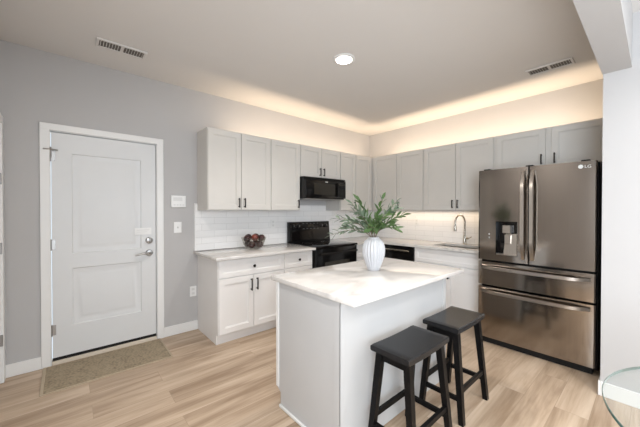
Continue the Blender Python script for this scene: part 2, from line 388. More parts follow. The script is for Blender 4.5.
for z in (1.066, 0.31, 1.85):
    mb = MB(); mb.tube([(SX0-0.006, -0.004, z-0.05), (SX0-0.006, -0.004, z+0.05)], 0.007, 10); mb.box(SX0-0.006, SX0+0.024, 0.002, 0.0045, z-0.045, z+0.045)
    hg = part('hinge', mb, SATIN, d1, 'satin metal hinge')
    if z > 1.5:
        mb = MB(); mb.tube([(SX0-0.05, -0.024, z+0.052), (SX0-0.006, -0.012, z+0.055), (SX0+0.045, -0.022, z+0.05)], 0.006, 8)
        mb.tube([(SX0-0.006, -0.006, z-0.02), (SX0-0.006, -0.006, z+0.075)], 0.009, 8)
        part('door_stop', mb, SATIN, hg)
lk = part('deadbolt', MB().tube([(-3.583, 0.007, 1.058), (-3.583, -0.006, 1.058), (-3.583, -0.016, 1.058), (-3.583, -0.02, 1.058)], [0.034, 0.034, 0.030, 0.022], 24), SATIN, d1, 'round satin metal deadbolt')
part('thumb_turn', MB().box(-3.588, -3.578, -0.036, -0.019, 1.038, 1.078, 0.003), SATIN, lk)
hd = part('door_handle', MB().tube([(-3.583, 0.007, 0.928), (-3.583, -0.008, 0.928), (-3.583, -0.018, 0.928), (-3.583, -0.02, 0.928)], [0.034, 0.034, 0.028, 0.014], 24), SATIN, d1, 'satin metal lever handle')
part('lever', MB().tube([(-3.583, -0.018, 0.928), (-3.583, -0.05, 0.928), (-3.60, -0.058, 0.928), (-3.64, -0.058, 0.930), (-3.68, -0.056, 0.924), (-3.715, -0.052, 0.915)], [0.011, 0.011, 0.012, 0.010, 0.009, 0.007], 12), SATIN, hd)
mb = MB(); mb.box(-3.712, -3.562, 0.004, 0.0055, 1.12, 1.19)
st = part('door_notice', mb, PLASTIC, d1, 'white sticker above the deadbolt')
mb = MB(); mb.box(-3.695, -3.58, 0.003, 0.0045, 1.164, 1.172); mb.box(-3.695, -3.60, 0.003, 0.0045, 1.146, 1.151); part('notice_lines', mb, PLASTG, st)  # grey bars drawn as the sticker's faint text lines

# second door, on the left wall at the frame's edge
def WL(a, d, z): return (XL+d, a, z)
d2 = struct_root('door_2', (XL, -0.51, 0))
mb = MB(); casing(mb, WL, ly0, ly1, lz, wd=0.07, d=0.042); part('door_casing', mb, TRIM, d2)
mb = shaker(WL, ly0+0.004, ly1-0.004, 0.012, lz-0.006, 0.012, 0.04, 0.12, 0.01); part('door_leaf', mb, DOORW, d2)
for z in (0.34, 1.07, 1.62):
    part('hinge', MB().box(XL+0.012, XL+0.038, ly1-0.012, ly1+0.008, z-0.045, z+0.045, 0.003), SATIN, d2, 'satin metal hinge')

# wall plates
t = thing('alarm_panel', 'white rectangular alarm keypad on grey wall right of the door, above the light switch', 'keypad', (-3.30, 0, 1.47))
part('housing', MB().box(-3.375, -3.225, -0.026, 0, 1.405, 1.535, 0.004), PLASTIC, t)
part('screen', MB().box(-3.355, -3.262, -0.0275, -0.025, 1.475, 1.515), PLASTG, t)
mb = MB()
for i in range(4): mb.box(-3.352+i*0.03, -3.332+i*0.03, -0.0275, -0.025, 1.425, 1.44)
part('buttons', mb, PLASTG, t)
t = thing('light_switch', 'white toggle light switch plate on grey wall below the alarm keypad', 'switch', (-3.305, 0, 1.183))
part('plate', MB().box(-3.345, -3.265, -0.006, 0, 1.123, 1.243, 0.002), PLASTIC, t)
part('toggle', MB().hexa([(-3.31, -0.006, 1.172), (-3.30, -0.006, 1.172), (-3.30, -0.004, 1.194), (-3.31, -0.004, 1.194), (-3.31, -0.018, 1.186), (-3.30, -0.018, 1.186), (-3.30, -0.016, 1.194), (-3.31, -0.016, 1.194)]), PLASTG, t)
def outlet(W, a, z, d, label):
    x, y, zz = W(a, d, z)
    t = thing('wall_outlet', label, 'outlet', (x, y, z), 'electrical outlets')
    part('plate', wbox(MB(), W, a-0.036, a+0.036, d, d+0.006, z-0.058, z+0.058, 0.002), PLASTIC, t)
    for s in (-1, 1):
        part('socket', wbox(MB(), W, a-0.016, a+0.016, d+0.005, d+0.0075, z+s*0.024-0.014, z+s*0.024+0.014, 0.001), PLASTG, t)
outlet(WA, -3.143, 0.445, 0, 'white outlet low on grey wall beside the white base cabinet')
outlet(WA, -2.083, 1.19, 0.012, 'white outlet on tile backsplash to the left of the black range')
outlet(WB, 0.97, 1.19, 0.012, 'white outlet on warm lit tile backsplash between corner and faucet')

# ------------------------------------------------------------------ backsplash
mb = MB(); mb.box(-3.118, -0.012, -0.010, -0.0005, 0.905, 1.373); mb.box(-3.118, -3.094, -0.010, -0.0005, 1.373, 1.45); mb.box(-1.85, -1.095, -0.010, -0.0005, 1.373, 1.45)
t = thing('tile_backsplash', 'white subway tile backsplash behind the black range and fruit bowl', 'backsplash', (-1.55, 0, 0.905))
part('tile_field', mb, TILE_X, t, smooth=0)
part('edge_trim', MB().box(-3.128, -3.118, -0.012, -0.0005, 0.905, 1.455), TRIM, t)
t = thing('tile_backsplash', 'warm lit subway tile backsplash behind the faucet and sink', 'backsplash', (0, -1.1, 0.905))
part('tile_field', MB().box(-0.010, -0.0005, -2.24, -0.0005, 0.905, 1.373), TILE_Y, t, smooth=0)

# ------------------------------------------------------------------ wall cabinets
UB, UT, UD = 1.374, 2.268, 0.309      # bottom, top, box depth (doors add 20 mm)
def wall_cab(W, a0, a1, label, doors, zb=UB, left_end=False):
    base = W((a0+a1)/2, 0, zb)
    t = thing('wall_cabinet', label, 'cabinet', base, 'wall cabinets')
    mb = MB(); g = 0.0006
    wbox(mb, W, a0+g, a0+0.018, 0.001, UD-0.001, zb, UT if left_end else 2.2); wbox(mb, W, a1-0.018, a1-g, 0.001, UD-0.001, zb, 2.2)
    wbox(mb, W, a0+0.018, a1-0.018, 0.001, UD-0.001, zb, zb+0.018); wbox(mb, W, a0+0.018, a1-0.018, 0.001, UD-0.001, 2.182, 2.2)
    wbox(mb, W, a0+0.018, a1-0.018, 0.001, 0.008, zb+0.018, 2.182)
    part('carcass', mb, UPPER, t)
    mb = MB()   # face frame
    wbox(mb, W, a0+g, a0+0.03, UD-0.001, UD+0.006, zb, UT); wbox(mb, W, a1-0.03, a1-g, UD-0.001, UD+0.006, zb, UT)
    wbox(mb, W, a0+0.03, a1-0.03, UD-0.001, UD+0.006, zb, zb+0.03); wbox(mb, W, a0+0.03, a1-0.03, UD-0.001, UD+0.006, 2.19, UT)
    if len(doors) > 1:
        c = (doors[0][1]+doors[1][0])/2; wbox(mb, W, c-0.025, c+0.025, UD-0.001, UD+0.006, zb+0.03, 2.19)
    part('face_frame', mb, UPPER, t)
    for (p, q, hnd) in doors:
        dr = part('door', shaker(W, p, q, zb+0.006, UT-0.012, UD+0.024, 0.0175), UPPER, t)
        if hnd is not None:
            a = p+0.032 if hnd == 'l' else q-0.032
            part('handle', pull(W, a, zb+0.085, UD+0.024), BRONZE, dr, 'dark bronze bar pull')
    return t
wall_cab(WA, -3.094, -2.312, 'pale grey double door wall cabinet at the left end, above the fruit bowl', [(-3.088, -2.708, 'r'), (-2.702, -2.322, 'l')], left_end=True)
wall_cab(WA, -2.312, -1.852, 'pale grey single door wall cabinet directly left of the black microwave', [(-2.302, -1.862, 'r')])
wall_cab(WA, -1.852, -1.092, 'short pale grey double door wall cabinet above the black microwave', [(-1.840, -1.476, 'r'), (-1.468, -1.104, 'l')], zb=1.832)
wall_cab(WA, -1.092, -0.745, 'narrow pale grey single door wall cabinet directly right of the microwave', [(-1.082, -0.755, 'r')])
# corner unit, two doors meeting in the corner
t = thing('wall_cabinet', 'pale grey corner wall cabinet with two doors meeting in the corner', 'cabinet', (-0.3, -0.3, UB), 'wall cabinets')
mb = MB()
wbox(mb, WA, -0.744, -0.001, 0.001, UD-0.001, UB, UB+0.018); wbox(mb, WA, -0.744, -0.001, 0.001, UD-0.001, 2.182, 2.2)
wbox(mb, WB, UD, 0.812, 0.001, UD-0.001, UB, UB+0.018); wbox(mb, WB, UD, 0.812, 0.001, UD-0.001, 2.182, 2.2)
wbox(mb, WA, -0.744, -0.726, 0.001, UD-0.001, UB+0.018, 2.182); wbox(mb, WB, 0.794, 0.812, 0.001, UD-0.001, UB+0.018, 2.182)
part('carcass', mb, UPPER, t)
mb = MB()
wbox(mb, WA, -0.744, -UD, UD-0.001, UD+0.006, UB, UT); wbox(mb, WB, UD+0.006, 0.812, UD-0.001, UD+0.006, UB, UT)
part('face_frame', mb, UPPER, t)
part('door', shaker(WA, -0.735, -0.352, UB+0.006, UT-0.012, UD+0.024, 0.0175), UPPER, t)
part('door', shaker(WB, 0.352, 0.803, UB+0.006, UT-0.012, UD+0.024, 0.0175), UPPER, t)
wall_cab(WB, 0.813, 1.266, 'pale grey single door wall cabinet between the corner cabinet and the pair above the sink', [(0.823, 1.256, 'l')])
wall_cab(WB, 1.266, 2.190, 'pale grey double door wall cabinet above the faucet, left of the fridge', [(1.276, 1.725, 'r'), (1.731, 2.180, 'l')])
wall_cab(WB, 2.190, 3.192, 'short pale grey double door wall cabinet above the fridge', [(2.215, 2.692, 'r'), (2.742, 3.180, 'l')], zb=1.842)

# ------------------------------------------------------------------ base cabinets
CT, CB = 0.904, 0.874; BD = 0.592     # counter top / underside, box depth
def base_cab(W, a0, a1, label, fronts, left_end=False, toe=0.555, hollow=True):
    t = thing('base_cabinet', label, 'cabinet', W((a0+a1)/2, 0, 0), 'base cabinets')
    mb = MB(); g = 0.0006
    z0 = 0.0 if left_end else 0.1
    if left_end:
        wbox(mb, W, a0+g, a0+0.018, 0.001, toe+0.002, 0, 0.1); wbox(mb, W, a0+g, a0+0.018, 0.001, BD-0.001, 0.1, CB-0.001)
    else: wbox(mb, W, a0+g, a0+0.018, 0.001, BD-0.001, 0.1, CB-0.001)
    wbox(mb, W, a1-0.018, a1-g, 0.001, BD-0.001, 0.1, CB-0.001)
    wbox(mb, W, a0+0.018, a1-0.018, 0.001, BD-0.001, 0.1, 0.118); wbox(mb, W, a0+0.018, a1-0.018, 0.001, 0.008, 0.118, CB-0.001)
    part('carcass', mb, BASEC, t)
    part('toe_kick', wbox(MB(), W, a0+(0.018 if left_end else g), a1-g, toe-0.016, toe, 0, 0.099), BASEC, t)
    mb = MB()
    wbox(mb, W, a0+g, a0+0.03, BD-0.001, BD+0.006, 0.1, CB-0.001); wbox(mb, W, a1-0.03, a1-g, BD-0.001, BD+0.006, 0.1, CB-0.001)
    for z in ((0.1, 0.125), (0.655, 0.69), (CB-0.03, CB-0.001)): wbox(mb, W, a0+0.03, a1-0.03, BD-0.001, BD+0.006, *z)
    part('face_frame', mb, BASEC, t)
    for kind, p, q, zz0, zz1, h in fronts:
        f = part(kind, shaker(W, p, q, zz0, zz1, BD+0.024, 0.0175, 0.045 if kind == 'drawer' else 0.057), BASEC, t)
        if h == 'k': part('knob', knob(W, (p+q)/2, (zz0+zz1)/2, BD+0.024), BRONZE, f, 'round dark bronze knob')
        elif h in ('l', 'r'): part('handle', pull(W, p+0.032 if h == 'l' else q-0.032, zz1-0.095, BD+0.024, 0.13), BRONZE, f, 'dark bronze bar pull')
    return t
base_cab(WA, -3.094, -2.307, 'white base cabinet with wide drawer over two doors, beneath the fruit bowl',
         [('drawer', -3.086, -2.316, 0.684, 0.862, 'k'), ('door', -3.086, -2.704, 0.112, 0.672, 'r'), ('door', -2.698, -2.316, 0.112, 0.672, 'l')], left_end=True)
base_cab(WA, -2.307, -1.868, 'narrow white drawer base cabinet directly left of the black range',
         [('drawer', -2.298, -1.878, 0.684, 0.862, 'k'), ('door', -2.298, -1.878, 0.112, 0.672, 'r')])
base_cab(WA, -1.084, -0.66, 'white base cabinet between the black range and the corner',
         [('drawer', -1.075, -0.69, 0.684, 0.862, 'k'), ('door', -1.075, -0.69, 0.112, 0.672, 'r')])
base_cab(WB, 1.29, 2.235, 'white sink base cabinet beneath the faucet, left of the fridge',
         [('drawer', 1.30, 2.225, 0.684, 0.862, None), ('door', 1.30, 1.735, 0.112, 0.672, 'r'), ('door', 1.741, 2.225, 0.112, 0.672, 'l')])

# dishwasher
t = thing('dishwasher', 'black dishwasher under the counter behind the white vase, left of the sink cabinet', 'dishwasher', (-0.3, -0.985, 0))
part('body', wbox(MB(), WB, 0.690, 1.282, 0.02, 0.575, 0.1, CB-0.004), BLACKM, t)
part('door', wbox(MB(), WB, 0.688, 1.284, 0.578, 0.622, 0.11, 0.765, 0.004), BLACK, t)
part('control_panel', wbox(MB(), WB, 0.688, 1.284, 0.578, 0.628, 0.768, CB-0.006, 0.004), BLACK, t)
mb = MB(); wbox(mb, WB, 0.73, 1.24, 0.655, 0.672, 0.798, 0.816, 0.003)
for a in (0.75, 1.22): wbox(mb, WB, a-0.008, a+0.008, 0.627, 0.657, 0.80, 0.814)
part('handle', mb, STEEL, t, 'steel bar handle')
part('toe_kick', wbox(MB(), WB, 0.690, 1.282, 0.52, 0.54, 0, 0.099), BLACKM, t)

# countertops
single('countertop', MB().box(-3.139, -1.868, -0.676, -0.0008, CB, CT, 0.003, 2), QUARTZ, 'white quartz countertop holding the fruit bowl, left of the black range', 'countertop', (-2.5, -0.34, CB))
mb = MB(); sx0, sx1, sy0, sy1 = -0.50, -0.135, -2.06, -1.49
mb.box(-1.085, -0.668, -0.676, -0.0008, CB, CT); mb.box(-0.668, -0.0008, sy1, -0.0008, CB, CT)
mb.box(-0.668, sx0, -2.243, sy1, CB, CT); mb.box(sx1, -0.0008, -2.243, sy1, CB, CT); mb.box(sx0, sx1, -2.243, sy0, CB, CT)
single('countertop', mb, QUARTZ, 'L shaped white quartz countertop running from the range round the corner to the fridge', 'countertop', (-0.33, -1.0, CB), smooth=0)
mb = MB(); T = 0.004; zb = 0.70   # undermount sink
mb.box(sx0-0.012, sx1+0.012, sy0-0.012, sy1+0.012, zb-T, zb)
mb.box(sx0-0.012, sx0-0.012+T, sy0-0.012, sy1+0.012, zb, CB-0.001); mb.box(sx1+0.012-T, sx1+0.012, sy0-0.012, sy1+0.012, zb, CB-0.001)
mb.box(sx0-0.012, sx1+0.012, sy0-0.012, sy0-0.012+T, zb, CB-0.001); mb.box(sx0-0.012, sx1+0.012, sy1+0.012-T, sy1+0.012, zb, CB-0.001)
t = thing('kitchen_sink', 'steel undermount sink set into the counter below the faucet', 'sink', (-0.3, -1.775, zb))
part('basin', mb, SINKST, t)
part('drain', MB().tube([(-0.3, -1.775, zb+0.0005), (-0.3, -1.775, zb+0.004)], 0.045, 20), SATIN, t)
# faucet
t = thing('faucet', 'brushed nickel gooseneck faucet on the counter left of the fridge', 'faucet', (-0.085, -1.75, CT))
fx, fy = -0.085, -1.75
part('base', MB().lathe([(0.027, 0), (0.027, 0.008), (0.021, 0.014), (0.018, 0.11), (0.0145, 0.13)], (fx, fy, CT), 20), STEEL, t)
pts = [(fx, fy, CT+0.12), (fx, fy, CT+0.30)]
rr = 0.085; dx, dy = -0.93, 0.36
for k in range(1, 13):
    a = PI*k/12; s = rr*(1-math.cos(a)); pts.append((fx+dx*s, fy+dy*s, CT+0.30+rr*1.25*math.sin(a)))
pts.append((fx+dx*rr*2.02, fy+dy*rr*2.02, CT+0.27))
part('spout', MB().tube(pts, 0.0115, 14), STEEL, t)
ex, ey = fx+dx*rr*2.03, fy+dy*rr*2.03
part('spray_head', MB().lathe([(0.013, 0.09), (0.016, 0.075), (0.0195, 0.02), (0.018, 0.0)], (ex, ey, CT+0.185), 18), STEEL, t)
mb = MB(); mb.tube([(fx, fy-0.012, CT+0.085), (fx, fy-0.045, CT+0.085)], 0.013, 14); mb.tube([(fx, fy-0.04, CT+0.085), (fx-0.01, fy-0.075, CT+0.098), (fx-0.012, fy-0.095, CT+0.112)], [0.007, 0.006, 0.005], 10)
part('handle', mb, STEEL, t)

# ------------------------------------------------------------------ range
rx0, rx1 = -1.862, -1.090
t = thing('range', 'black electric range with glass cooktop standing between white base cabinets', 'range', (-1.476, -0.33, 0))
part('body', MB().box(rx0, rx1, -0.625, -0.03, 0.03, 0.885, 0.003), BLACK, t)
ck = part('cooktop', MB().box(rx0, rx1, -0.678, -0.105, 0.886, 0.912, 0.005, 2), GLASSBLK, t)
for x, y, r in ((-1.67, -0.52, 0.10), (-1.28, -0.52, 0.075), (-1.67, -0.25, 0.075), (-1.28, -0.25, 0.10)):
    mb = MB(); n = 36
    for q in (1.0, 0.6): mb.loft([[(x+r*q*k*math.cos(2*PI*i/n), y+r*q*k*math.sin(2*PI*i/n), 0.9124) for i in range(n)] for k in (0.955, 1.0)], cap=False)
    part('burner_ring', mb, mat('burner_grey', (0.12, 0.12, 0.12), 0.3), ck)
bg = part('backguard', MB().hexa([(rx0, -0.105, 0.905), (rx1, -0.105, 0.905), (rx1, -0.03, 0.905), (rx0, -0.03, 0.905), (rx0, -0.075, 1.205), (rx1, -0.075, 1.205), (rx1, -0.03, 1.205), (rx0, -0.03, 1.205)], 0.006, 2), BLACK, t)
def bgy(z): return -0.105+0.03*(z-0.905)/0.3
part('lower_glass', MB().hexa([(rx0+0.04, bgy(0.94)-0.003, 0.94), (rx1-0.03, bgy(0.94)-0.003, 0.94), (rx1-0.03, bgy(0.94)+0.01, 0.94), (rx0+0.04, bgy(0.94)+0.01, 0.94),
     (rx0+0.04, bgy(1.07)-0.003, 1.07), (rx1-0.03, bgy(1.07)-0.003, 1.07), (rx1-0.03, bgy(1.07)+0.01, 1.07), (rx0+0.04, bgy(1.07)+0.01, 1.07)]), GLASSBLK, bg)
part('clock_display', MB().box(-1.53, -1.41, bgy(1.145)-0.004, bgy(1.145)+0.01, 1.13, 1.165), OVENGL, bg)
for x in (-1.79, -1.70, -1.26, -1.17):
    kb = part('control_knob', MB().tube([(x, bgy(1.14)+0.004, 1.14), (x, bgy(1.14)-0.022, 1.138), (x, bgy(1.14)-0.026, 1.138)], [0.026, 0.022, 0.018], 18), BLACKM, t)
    mb = MB(); n = 14
    mb.box(x-0.002, x+0.002, bgy(1.14)-0.0275, bgy(1.14)-0.02, 1.14, 1.157); part('pointer', mb, GREYPL, kb)
    mb = MB()
    for a in range(-3, 4):
        xx, zz = x+0.036*math.sin(a*0.6), 1.14+0.036*math.cos(a*0.6)
        mb.box(xx-0.003, xx+0.003, bgy(zz)-0.0015, bgy(zz)+0.006, zz-0.003, zz+0.003)
    part('dial_marks', mb, DIMGREY, kb)
for i in range(5):
    for k in range(2): part('button', MB().box(-1.62+i*0.068, -1.59+i*0.068, bgy(1.105+k*0.075)-0.002, bgy(1.105+k*0.075)+0.006, 1.10+k*0.075, 1.107+k*0.075), DIMGREY, bg)
od = part('oven_door', MB().box(rx0+0.004, rx1-0.004, -0.668, -0.627, 0.235, 0.878, 0.006, 2), BLACK, t)
part('oven_window', MB().box(rx0+0.15, rx1-0.15, -0.6705, -0.66, 0.42, 0.70, 0.002), OVENGL, od)
mb = MB(); mb.tube([(rx0+0.05, -0.715, 0.815), (rx1-0.05, -0.715, 0.815)], 0.013, 12)
for x in (rx0+0.07, rx1-0.07): mb.box(x-0.012, x+0.012, -0.712, -0.665, 0.806, 0.824)
part('handle', mb, BLACK, od)
dw = part('drawer', MB().box(rx0+0.004, rx1-0.004, -0.664, -0.627, 0.06, 0.225, 0.006, 2), BLACK, t)
for x in (rx0+0.06, rx1-0.06):
    for y in (-0.56, -0.1): part('foot', MB().tube([(x, y, 0.0), (x, y, 0.031)], 0.018, 10), BLACKM, t)

# microwave
mx0, mx1, mz0, mz1 = -1.849, -1.095, 1.535, 1.829
t = thing('microwave', 'black over the range microwave mounted under the short wall cabinet', 'microwave', (-1.472, -0.2, mz0))
part('body', MB().box(mx0, mx1, -0.412, -0.0125, mz0, mz1, 0.003), BLACK, t)
dr = part('door', MB().box(mx0, -1.262, -0.452, -0.413, mz0+0.012, mz1-0.045, 0.006, 2), BLACK, t)
part('door_window', MB().box(mx0+0.14, -1.315, -0.4535, -0.444, mz0+0.055, mz1-0.085, 0.002), OVENGL, dr)
part('handle', MB().box(-1.290, -1.268, -0.478, -0.451, mz0+0.03, mz1-0.06, 0.006, 2), BLACK, dr)
cp = part('control_panel', MB().box(-1.259, mx1, -0.450, -0.413, mz0+0.012, mz1-0.045, 0.005), BLACK, t)
part('display', MB().box(-1.24, -1.115, -0.4515, -0.444, mz1-0.10, mz1-0.065), OVENGL, cp)
mb = MB()
for i in range(3):
    for k in range(5): mb.box(-1.236+i*0.043, -1.206+i*0.043, -0.4512, -0.444, mz0+0.03+k*0.028, mz0+0.048+k*0.028)
part('buttons', mb, BLACKM, cp)
mb = MB()
for k in range(3): mb.box(mx0, mx1, -0.446+0.004*k, -0.413, mz1-0.042+k*0.014, mz1-0.033+k*0.014)
part('vent_grille', mb, BLACKM, t)
part('badge', MB().box(-1.51, -1.46, -0.4535, -0.444, mz1-0.066, mz1-0.054), GREYPL, dr)
part('bottom_plate', MB().box(mx0+0.02, mx1-0.02, -0.43, -0.05, mz0-0.008, mz0-0.0005), mat('grey_metal_plate', (0.35, 0.33, 0.31), 0.4, 0.6), t, 'grey metal underside')

# ------------------------------------------------------------------ fridge
FX, FY0, FY1, FT = -0.984, -2.262, -3.163, 1.783
t = thing('refrigerator', 'tall dark stainless french door fridge beside the end wall', 'fridge', (-0.55, -2.71, 0))
part('body', MB().box(-0.895, -0.05, FY1-0.012, FY0-0.004, 0.03, FT-0.008, 0.004), BLACKM, t)
def fdoor(y0, y1, z0, z1):  # slightly crowned front face
    mb = MB(); n = 10; rings = []
    y0, y1 = max(y0, y1), min(y0, y1)
    out = []
    for s in (0, 0.006, 0.014, 0.1, 0.2, 0.35, 0.5, 0.65, 0.8, 0.9, 0.986, 0.994, 1):
        y = y0+(y1-y0)*s; e = min(s, 1-s)*abs(y1-y0)
        bul = 0.004*(1-(2*s-1)**2); rd = -0.006*max(0, 1-e/0.012)**2
        out.append((FX+0.008-bul-rd-0.004, y))
    prof = [(-0.897, y0)]+out+[(-0.897, y1)]
    return mb.loft([[(x, y, z0) for x, y in prof], [(x, y, z1) for x, y in prof]])
MID = -2.698
zs = (0.868, FT)
# left door with the dispenser recess: built as four slabs around the niche
ny0, ny1, nz0, nz1 = -2.425, -2.612, 0.93, 1.262
def front_x(y, y0, y1):
    s = (y-y0)/(y1-y0); return FX+0.004-0.004*(1-(2*s-1)**2)
def niche_door(y0, y1, z0, z1):
    mb = MB(); bm = mb.bm
    ys = [y0, y0-0.012, y0-0.08, ny0, (ny0+ny1)/2, ny1, y1+0.012, y1]; zz = [z0, nz0, nz1, z1]
    V = {}
    for i, y in enumerate(ys):
        for k, z in enumerate(zz): V[i, k] = bm.verts.new((front_x(y, y0, y1)+(0.006 if i in (0, 7) else 0), y, z))
    for i in range(7):
        for k in range(3):
            if k == 1 and i in (3, 4): continue
            bm.faces.new((V[i, k], V[i+1, k], V[i+1, k+1], V[i, k+1]))
    B = {}
    for i in (0, 7):
        for k in (0, 3): B[i, k] = bm.verts.new((-0.897, ys[i], zz[k]))
    bm.faces.new([B[0, 0]]+[V[i, 0] for i in range(8)]+[B[7, 0]]); bm.faces.new([B[0, 3]]+[V[i, 3] for i in range(8)]+[B[7, 3]])
    bm.faces.new([V[0, k] for k in range(4)]+[B[0, 3], B[0, 0]]); bm.faces.new([V[7, k] for k in range(4)]+[B[7, 3], B[7, 0]])
    bm.faces.new((B[0, 0], B[0, 3], B[7, 3], B[7, 0]))
    return mb
ld = part('door', niche_door(FY0, MID+0.004, *zs), STEELBLK, t, smooth=20)
rd = part('door', fdoor(MID-0.004, FY1, *zs), STEELBLK, t, smooth=20)
def dark_sides(o):
    me = o.data; me.materials.append(BLACKM)
    for p in me.polygons:
        if abs(p.normal.y) > 0.8: p.material_index = 1
dark_sides(ld); dark_sides(rd)
# dispenser
nxb = FX+0.065
mb = MB()
mb.box(nxb, nxb+0.006, ny1, ny0, nz0, nz1)
mb.box(FX, nxb, ny0-0.004, ny0, nz0, nz1); mb.box(FX, nxb, ny1, ny1+0.004, nz0, nz1); mb.box(FX, nxb, ny1, ny0, nz1-0.004, nz1)
dp = part('dispenser', mb, GLASSBLK, ld, 'black water dispenser niche')
mb = MB(); mb.hexa([(FX+0.03, ny1+0.004, nz0), (FX+0.03, ny0-0.06, nz0), (nxb, ny0-0.06, nz0), (nxb, ny1+0.004, nz0),
                    (FX+0.052, ny1+0.004, nz1-0.12), (FX+0.052, ny0-0.075, nz1-0.12), (nxb, ny0-0.075, nz1-0.12), (nxb, ny1+0.004, nz1-0.12)])
mb.box(FX+0.012, nxb, ny1+0.06, ny0-0.055, nz1-0.115, nz1-0.035, 0.004); mb.box(FX+0.025, nxb-0.01, ny1+0.065, ny0-0.07, nz1-0.22, nz1-0.13, 0.003)
mb.box(FX+0.004, nxb, ny1+0.004, ny0-0.004, nz0, nz0+0.012)
part('dispenser_paddle', mb, STEELHND, t, 'lighter metal dispenser paddle')
mb = MB()
for k in range(2): mb.box(front_x(-2.36, FY0, MID)-0.0008, FX+0.01, -2.372, -2.362, 1.09+k*0.035, 1.105+k*0.035)
part('dispenser_icons', mb, GREYPL, t)
# drawers
dA = part('drawer', fdoor(FY0, FY1, 0.612, 0.848), STEELBLK, t, smooth=20)
dB = part('drawer', fdoor(FY0, FY1, 0.072, 0.592), STEELBLK, t, smooth=20)
dark_sides(dA); dark_sides(dB)
def vhandle(y, sgn):
    rings = []; n = 16
    for i in range(n+1):
        s = i/n; z = 0.905+(1.745-0.905)*s; q = 1-(2*s-1)**2; px = FX-0.004-0.056*min(1, q*1.9); wd = 0.016
        rings.append([(px-0.010, y-wd+0.004, z), (px-0.010, y+wd-0.004, z), (px, y+wd, z), (px+0.012, y+wd-0.004, z), (px+0.012, y-wd+0.004, z), (px, y-wd, z)])
    return MB().loft(rings)
part('handle', vhandle(MID+0.036, 1), STEELHND, ld, 'bowed steel bar handle')
part('handle', vhandle(MID-0.036, -1), STEELHND, rd, 'bowed steel bar handle')
def hhandle(z):
    rings = []; n = 20
    for i in range(n+1):
        s = i/n; y = FY0-0.035+(FY1+0.03-FY0+0.035)*s; q = 1-(2*s-1)**2; px = FX-0.004-0.055*min(1, q*2.2); wd = 0.017
        rings.append([(px-0.009, y, z-wd+0.004), (px-0.009, y, z+wd-0.004), (px, y, z+wd), (px+0.012, y, z+wd-0.004), (px+0.012, y, z-wd+0.004), (px, y, z-wd)])
    return MB().loft(rings)
part('handle', hhandle(0.795), STEELHND, dA, 'bowed steel bar handle'); part('handle', hhandle(0.553), STEELHND, dB, 'bowed steel bar handle')
part('kick_plate', MB().box(-0.93, -0.85, FY1+0.02, FY0-0.02, 0.0, 0.068), BLACKM, t)
for y in (FY0-0.07, MID, FY1+0.07): part('hinge_cover', MB().box(-0.96, -0.78, y-0.03, y+0.03, FT-0.006, FT+0.014, 0.004), BLACKM, t)
# maker's mark: round face plus two letters on the right door
lx = front_x(-3.085, MID, FY1)-0.0012
mb = MB(); mb.tube([(lx+0.004, -3.065, 1.738), (lx, -3.065, 1.738)], 0.017, 24); part('logo', mb, LOGO, rd, 'pale round emblem')
def letters(txt, loc, size, rot, name, m, parent):
    cu = bpy.data.curves.new(name, 'FONT'); cu.body = txt; cu.size = size; cu.extrude = 0.0006
    o = bpy.data.objects.new(name, cu); C.objects.link(o)
    bpy.context.view_layer.update()
    me = bpy.data.meshes.new_from_object(o.evaluated_get(bpy.context.evaluated_depsgraph_get()))
    bpy.data.objects.remove(o); bpy.data.curves.remove(cu)
    me.transform(Matrix.Translation(Vector(loc)-Vector(root_base(parent))) @ rot.to_4x4())
    me.materials.clear(); me.materials.append(m)
    q = bpy.data.objects.new(name, me); C.objects.link(q); q.parent = parent; return q
ROTB = Matrix(((0, 0, -1), (-1, 0, 0), (0, 1, 0)))
letters('LG', (front_x(-3.11, MID, FY1)-0.0012, -3.088, 1.725), 0.036, ROTB, 'logo_letters', LOGO, rd)

# ------------------------------------------------------------------ island
ix0, ix1, iy0, iy1 = -3.137, -1.842, -2.478, -1.674
single('island_countertop', MB().box(ix0, ix1, iy0, iy1, CB, CT, 0.003, 2), QUARTZ, 'veined white quartz slab on the island, holding the ribbed vase', 'countertop', (-2.5, -2.09, CB))
bx0, bx1, by0, by1 = -3.115, -1.905, -2.355, -1.708
t = thing('kitchen_island', 'white panelled kitchen island under the quartz slab, behind the black stools', 'island', (-2.51, -2.05, 0))
mb = MB(); mb.box(bx0+0.019, bx1-0.019, by0+0.013, by1-0.03, 0.1, CB-0.001); mb.box(bx0+0.019, bx1-0.019, by0+0.013, by1-0.075, 0, 0.1)
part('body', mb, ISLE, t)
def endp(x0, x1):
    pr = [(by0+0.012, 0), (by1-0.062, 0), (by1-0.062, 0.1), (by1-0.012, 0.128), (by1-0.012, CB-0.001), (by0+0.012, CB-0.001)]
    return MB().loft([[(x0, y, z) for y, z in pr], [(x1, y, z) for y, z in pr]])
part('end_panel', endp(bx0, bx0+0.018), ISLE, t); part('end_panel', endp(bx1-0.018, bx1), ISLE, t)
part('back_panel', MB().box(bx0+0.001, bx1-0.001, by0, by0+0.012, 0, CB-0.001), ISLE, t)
for x in (bx0, bx1):
    s = -1 if x == bx0 else 1
    part('corner_trim', MB().box(x+s*0.006, x-s*0.05, by0-0.006, by0, 0, CB-0.001, 0.002), ISLE, t)
    part('end_trim', MB().box(x+s*0.006, x-s*0.0002, by0-0.006, by0+0.045, 0, CB-0.001, 0.002), ISLE, t)
part('end_trim', MB().box(bx0-0.006, bx0-0.0002, by1-0.046, by1-0.012, 0.13, CB-0.001, 0.002), TRIM, t)
mb = MB(); mb.box(bx0-0.014, bx0-0.0002, by0+0.046, by1-0.058, 0, 0.022, 0.006, 2); part('shoe_moulding', mb, TRIM, t)
